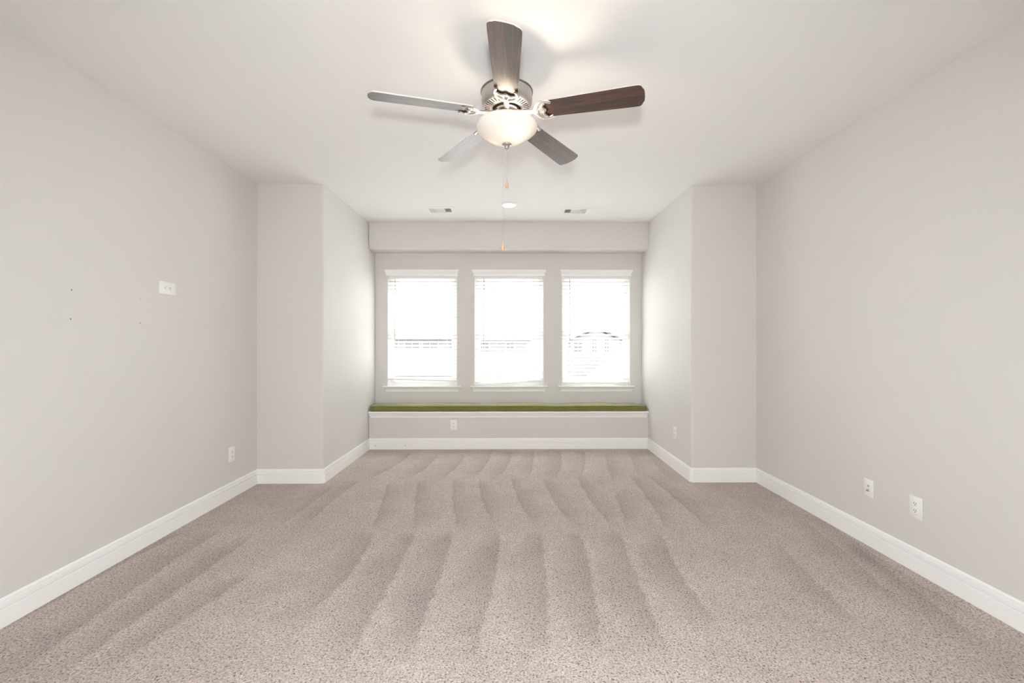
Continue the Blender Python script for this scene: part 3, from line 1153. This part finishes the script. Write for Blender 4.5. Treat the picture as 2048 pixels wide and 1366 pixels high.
# ------------------------------------------------------------------ ceiling vents
def make_vent(cx, cy, label, flip):
    root = empty('ceiling_vent', (cx, cy, HC))
    tag(root, label, 'air vent', 'three-way air vents in the alcove ceiling')
    lx, ly = 0.157, 0.110
    ox, oy = 0.118, 0.068
    bm = bmesh.new()
    wall = [(-lx, lx, -ly, -oy), (-lx, lx, oy, ly), (-lx, -ox, -oy, oy), (ox, lx, -oy, oy)]
    for a in wall:
        add_box(bm, a[0], a[1], a[2], a[3], -0.007, 0.0)
    # sloping rim
    obj('frame', bm, M_WHITE_METAL, root)
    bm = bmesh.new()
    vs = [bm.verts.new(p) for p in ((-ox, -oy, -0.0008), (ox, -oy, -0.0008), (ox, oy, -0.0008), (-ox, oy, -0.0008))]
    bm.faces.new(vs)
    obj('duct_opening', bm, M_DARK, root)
    # left and right banks of blades throw sideways, the middle bank throws to the window
    bm = bmesh.new()

    def blade(p, q, up, wdt, th=0.0009):
        p, q, up = Vector(p), Vector(q), Vector(up).normalized()
        t = (q - p).normalized()
        nrm = t.cross(up)
        c_ = []
        for e in (p, q):
            for a_, b_ in ((0, -th), (wdt, -th), (wdt, th), (0, th)):
                c_.append(bm.verts.new(e + up * a_ + nrm * b_))
        for i in range(4):
            bm.faces.new((c_[i], c_[(i + 1) % 4], c_[4 + (i + 1) % 4], c_[4 + i]))
        bm.faces.new(c_[0:4][::-1])
        bm.faces.new(c_[4:8])
    for s in (-1, 1):
        for k in range(6):
            x = s * (0.054 + 0.0125 * k)
            blade((x, -oy, -0.014), (x, oy, -0.014), (-s * 0.55, 0, 0.85), 0.0155)
    for k in range(9):
        y = -oy + 0.010 + 0.0145 * k
        blade((-0.048, y, -0.014), (0.048, y, -0.014), (0, -0.72, 0.7), 0.0185)
    for x in (-0.051, 0.051):
        add_box(bm, x - 0.0012, x + 0.0012, -oy, oy, -0.015, -0.002)
    obj('louvre_blades', bm, M_WHITE_METAL, root)
    for x in (-0.138, 0.138):
        bm = bmesh.new()
        add_lathe(bm, [(0.0045, -0.007), (0.004, -0.0088), (0, -0.0095)], 10, (x, 0, 0))
        obj('screw', bm, M_SCREW, root)
    return root


make_vent(-0.735, 4.850, 'white ceiling air vent left of the lit recessed light', False)
make_vent(0.745, 4.870, 'white ceiling air vent right of the lit recessed light', True)


# ------------------------------------------------------------------ outlets and plates
def plate_mesh(w_, h_):
    bm = bmesh.new()
    add_box(bm, -w_ / 2, w_ / 2, -0.0055, 0.0, -h_ / 2, h_ / 2, 0.0028, 2)
    return bm


def receptacle(root, zc):
    bm = bmesh.new()
    pts = []
    for a in np.linspace(0, 2 * PI, 28, endpoint=False):
        pts.append((0.0172 * math.cos(a), max(-0.0138, min(0.0138, 0.0172 * math.sin(a)))))
    add_prism(bm, pts, -0.0075, -0.004, axis=1)
    o = obj('receptacle', bm, M_PLATE, root, loc=(0, 0, zc))
    bm = bmesh.new()
    add_box(bm, -0.0075, -0.0052, -0.0080, -0.0070, -0.0015, 0.0075)
    add_box(bm, 0.0052, 0.0075, -0.0080, -0.0070, -0.0008, 0.0068)
    add_lathe(bm, [(0.0026, 0.0005), (0.0026, -0.0005), (0, -0.0005)], 10, (0, 0, 0))
    for v in list(bm.verts)[-21:]:
        v.co = Vector((v.co.x, -0.0075 + v.co.z, v.co.y - 0.0068))
    obj('slots', bm, M_DARK, o)
    return o


def make_outlet(loc, rot, label, w_=0.079, h_=0.123):
    """built facing -Y; rot turns it onto its wall"""
    root = empty('wall_outlet', loc, rot)
    tag(root, label, 'outlet', 'duplex wall outlets')
    obj('cover_plate', plate_mesh(w_, h_), M_PLATE, root, smooth=40)
    receptacle(root, 0.0197)
    receptacle(root, -0.0197)
    bm = bmesh.new()
    add_lathe(bm, [(0.0034, 0.0), (0.003, 0.0012), (0, 0.0016)], 10)
    for v in bm.verts:
        v.co = Vector((v.co.x, -0.0055 - v.co.z, v.co.y))
    obj('screw', bm, M_PLATE, root)
    return root


G = 0.0003
make_outlet((XL + G, 3.700, 0.360), (0, 0, PI / 2), 'white outlet low on the left wall near the corner')
make_outlet((XL + G, 3.003, 1.654), (0, PI / 2, PI / 2), 'white sideways outlet high on the left wall', 0.084, 0.145)
make_outlet((-0.653, YS - G, 0.290), (0, 0, 0), 'white outlet in the bench front below the green cushion')
make_outlet((AR0 + (AR1 - AR0) * 0.31 - G, 4.478, 0.372), (0, 0, -PI / 2 - 0.007), 'white outlet on the right side wall of the window alcove')
make_outlet((XR - G, 2.472, 0.361), (0, 0, -PI / 2), 'white outlet on the right wall, nearer the camera than the coaxial plate')


def make_coax():
    root = empty('coaxial_wall_plate', (XR - G, 2.797, 0.362), (0, 0, -PI / 2))
    tag(root, 'white cover plate with a metal coaxial jack on the right wall', 'wall plate')
    obj('cover_plate', plate_mesh(0.073, 0.114), M_PLATE, root, smooth=40)
    bm = bmesh.new()
    add_lathe(bm, [(0.0075, 0.005), (0.0075, 0.0085), (0.0048, 0.0085), (0.0048, 0.016), (0.003, 0.016), (0.003, 0.010), (0, 0.010)], 12)
    for v in bm.verts:
        v.co = Vector((v.co.x, -v.co.z, v.co.y))
    obj('coaxial_jack', bm, M_SCREW, root, smooth=40, loc=(0, 0, -0.014))
    bm = bmesh.new()
    add_box(bm, -0.006, 0.006, -0.0065, -0.005, -0.0055, 0.0055)
    obj('jack_opening', bm, mat('grey_jack_insert', (0.35, 0.34, 0.33), 0.5), root, loc=(0, 0, 0.014))
    for z in (0.040, -0.040):
        bm = bmesh.new()
        add_lathe(bm, [(0.003, 0.0), (0.003, 0.001), (0, 0.0014)], 8)
        for v in bm.verts:
            v.co = Vector((v.co.x, -0.0055 - v.co.z, v.co.y))
        obj('screw', bm, M_PLATE, root, loc=(0, 0, z))


make_coax()


# drywall anchors left in the left wall
def make_anchor(y, z, label, r=0.0040):
    root = empty('wall_anchor', (XL + G, y, z), (0, 0, PI / 2))
    tag(root, label, 'wall anchor', 'four wall anchors left from a wall mount')
    bm = bmesh.new()
    add_lathe(bm, [(r * 1.6, 0.0), (r * 1.5, 0.0010), (r * 0.9, 0.0013), (r * 0.9, 0.0003)], 12)
    for v in bm.verts:
        v.co = Vector((v.co.x, -v.co.z, v.co.y))
    obj('collar', bm, M_WALL, root)
    bm = bmesh.new()
    add_lathe(bm, [(r * 0.9, 0.0004), (0, 0.0004)], 12)
    for v in bm.verts:
        v.co = Vector((v.co.x, -v.co.z, v.co.y))
    obj('screw_hole', bm, M_HOLE, root)


make_anchor(2.351, 1.566, 'small dark wall anchor on the left wall, upper of the pair farther from the outlet')
make_anchor(2.346, 1.413, 'small dark wall anchor on the left wall, lower of the pair farther from the outlet')
make_anchor(2.785, 1.561, 'small grey wall anchor on the left wall, upper of the pair nearest the sideways outlet', 0.0026)
make_anchor(2.785, 1.411, 'small dark wall anchor on the left wall, lower of the pair nearest the sideways outlet')

# two small dark nail holes in the baseboard under the bench
for x, lab in ((-1.592, 'tiny dark nail hole in the bench baseboard, next to the alcove corner'), (-1.232, 'tiny dark nail hole in the bench baseboard, farther from the alcove corner')):
    bm = bmesh.new()
    add_lathe(bm, [(0.0040, 0.0), (0.003, 0.001), (0, 0.0012)], 10)
    for v in bm.verts:
        v.co = Vector((v.co.x * 1.3, -v.co.z, v.co.y))
    tag(obj('nail_hole', bm, M_HOLE, loc=(x, YS - 0.0163, 0.046)), lab, 'nail hole', 'nail holes in the bench baseboard')

# ------------------------------------------------------------------ the neighbourhood outside
GZ = -3.1
M_LAWN = mat('pale_dry_lawn', (0.10, 0.10, 0.09), 0.95, noise=(0.3, 0.15))
M_BRICK = mat('pale_brick', (0.43, 0.41, 0.39), 0.9, noise=(1.5, 0.1))
M_SIDING = mat('pale_siding', (0.50, 0.50, 0.485), 0.8, noise=(0.8, 0.05))
M_ROOF = mat('grey_shingle_roof', (0.20, 0.20, 0.205), 0.9, noise=(2.5, 0.12))
M_ROOF2 = mat('tan_shingle_roof', (0.22, 0.21, 0.195), 0.9, noise=(2.5, 0.12))
M_PANE = mat('dark_house_window', (0.26, 0.27, 0.28), 0.2)
M_FENCE = mat('weathered_fence_wood', (0.42, 0.39, 0.35), 0.9, noise=(2, 0.15))
bm = bmesh.new()
add_box(bm, -120, 120, 18.4, 220, GZ - 0.3, GZ)
tag(obj('lawn_ground', bm, M_LAWN), kind='structure')
bm = bmesh.new()
add_box(bm, -60, 60, YB - 1.0, 18.4, GZ - 0.3, GZ)
tag(obj('bounce_yard', bm, mat('pale_bounce_ground', (0.62, 0.615, 0.60), 0.9, noise=(0.8, 0.05))), kind='structure')  # unseen pale ground, added to bounce sunlight up through the blinds onto the ceiling


def make_house(x, y, w_, d_, eave, ridge, label, wallm, roofm, wins, axis='x', rz=0.0):
    """gable house: ridge runs along axis; wins = (x offset, z centre, width, height) on the side facing the room"""
    root = empty('neighbour_house', (x, y, GZ), (0, 0, rz))
    tag(root, label, 'house', 'houses beyond the windows')
    e, r = eave - GZ, ridge - GZ
    bm = bmesh.new()
    if axis == 'x':
        prof = [(0, 0), (d_, 0), (d_, e), (d_ / 2, r - 0.15), (0, e)]
        add_prism(bm, prof, -w_ / 2, w_ / 2, axis=0)
    else:
        prof = [(-w_ / 2, 0), (w_ / 2, 0), (w_ / 2, e), (0, r - 0.15), (-w_ / 2, e)]
        add_prism(bm, prof, 0, d_, axis=1)
    obj('house_wall', bm, wallm, root)
    bm = bmesh.new()
    o = 0.5
    if axis == 'x':
        sl = (r - e) / (d_ / 2)
        prof = [(-o, e - o * sl), (d_ / 2, r), (d_ + o, e - o * sl), (d_ + o, e - o * sl + 0.18), (d_ / 2, r + 0.2), (-o, e - o * sl + 0.18)]
        add_prism(bm, prof, -w_ / 2 - o, w_ / 2 + o, axis=0)
    else:
        sl = (r - e) / (w_ / 2)
        prof = [(-w_ / 2 - o, e - o * sl), (0, r), (w_ / 2 + o, e - o * sl), (w_ / 2 + o, e - o * sl + 0.18), (0, r + 0.2), (-w_ / 2 - o, e - o * sl + 0.18)]
        add_prism(bm, prof, -o, d_ + o, axis=1)
    obj('roof', bm, roofm, root)
    for wx, wz, ww, wh in wins:
        bm = bmesh.new()
        add_box(bm, wx - ww / 2 - 0.1, wx + ww / 2 + 0.1, -0.06, 0.0, wz - GZ - wh / 2 - 0.1, wz - GZ + wh / 2 + 0.1)
        fr = obj('house_window', bm, M_TRIM, root)
        bm = bmesh.new()
        for sx in (-1, 1):
            add_box(bm, wx + sx * ww / 4 - ww / 4 + 0.04, wx + sx * ww / 4 + ww / 4 - 0.04, -0.075, -0.055, wz - GZ - wh / 2, wz - GZ + wh / 2)
        obj('house_pane', bm, M_PANE, fr)
    return root


make_house(-11.2, 52, 8.6, 9, 1.55, 2.55, 'far house with a long low roof and window row, seen through the left window', M_BRICK, M_ROOF,
           [(-2.3, 0.92, 1.3, 1.25), (0.0, 0.92, 1.7, 1.25), (2.1, 0.92, 1.8, 1.25)])
make_house(-1.6, 56, 8.0, 9, 1.5, 2.6, 'far house with paired windows, seen through the middle window', M_SIDING, M_ROOF2,
           [(-1.6, 1.0, 1.7, 1.3), (1.9, 0.7, 1.0, 1.0)])
make_house(9.2, 46, 6.2, 9, 1.25, 2.75, 'far gabled house with two narrow windows, seen through the right window', M_SIDING, M_ROOF,
           [(-1.9, 0.75, 0.9, 1.2), (-0.2, 0.9, 0.5, 1.5), (1.1, 0.9, 0.5, 1.5)], axis='y')
make_house(-7.6, 31, 7.5, 8, -1.0, 0.55, 'nearer low house with a grey roof, seen through the left window', M_BRICK, M_ROOF,
           [(-2.4, -1.75, 1.2, 0.9), (1.6, -1.75, 1.4, 0.9)])
make_house(0.6, 29, 5.6, 8, -0.9, 0.35, 'nearer low house with a tan roof, seen through the middle window', M_SIDING, M_ROOF2,
           [(-1.3, -1.9, 0.9, 0.9), (0.7, -1.9, 0.7, 0.9)])
make_house(9.0, 24, 7.0, 8, -1.6, 1.1, 'nearer gabled house with a broad pale roof, seen through the right window', M_SIDING, M_ROOF2,
           [(-1.6, -0.25, 0.8, 0.5), (1.2, -1.4, 1.6, 0.5)], axis='y')
bm = bmesh.new()
for k in range(150):
    x = -15 + 0.2 * k
    add_box(bm, x, x + 0.19, 18.0, 18.03, GZ, GZ + 1.85 + 0.03 * math.sin(k * 1.7))
fence = tag(obj('wooden_fence', bm, M_FENCE), 'weathered wooden fence below, between the room and the houses', 'fence')
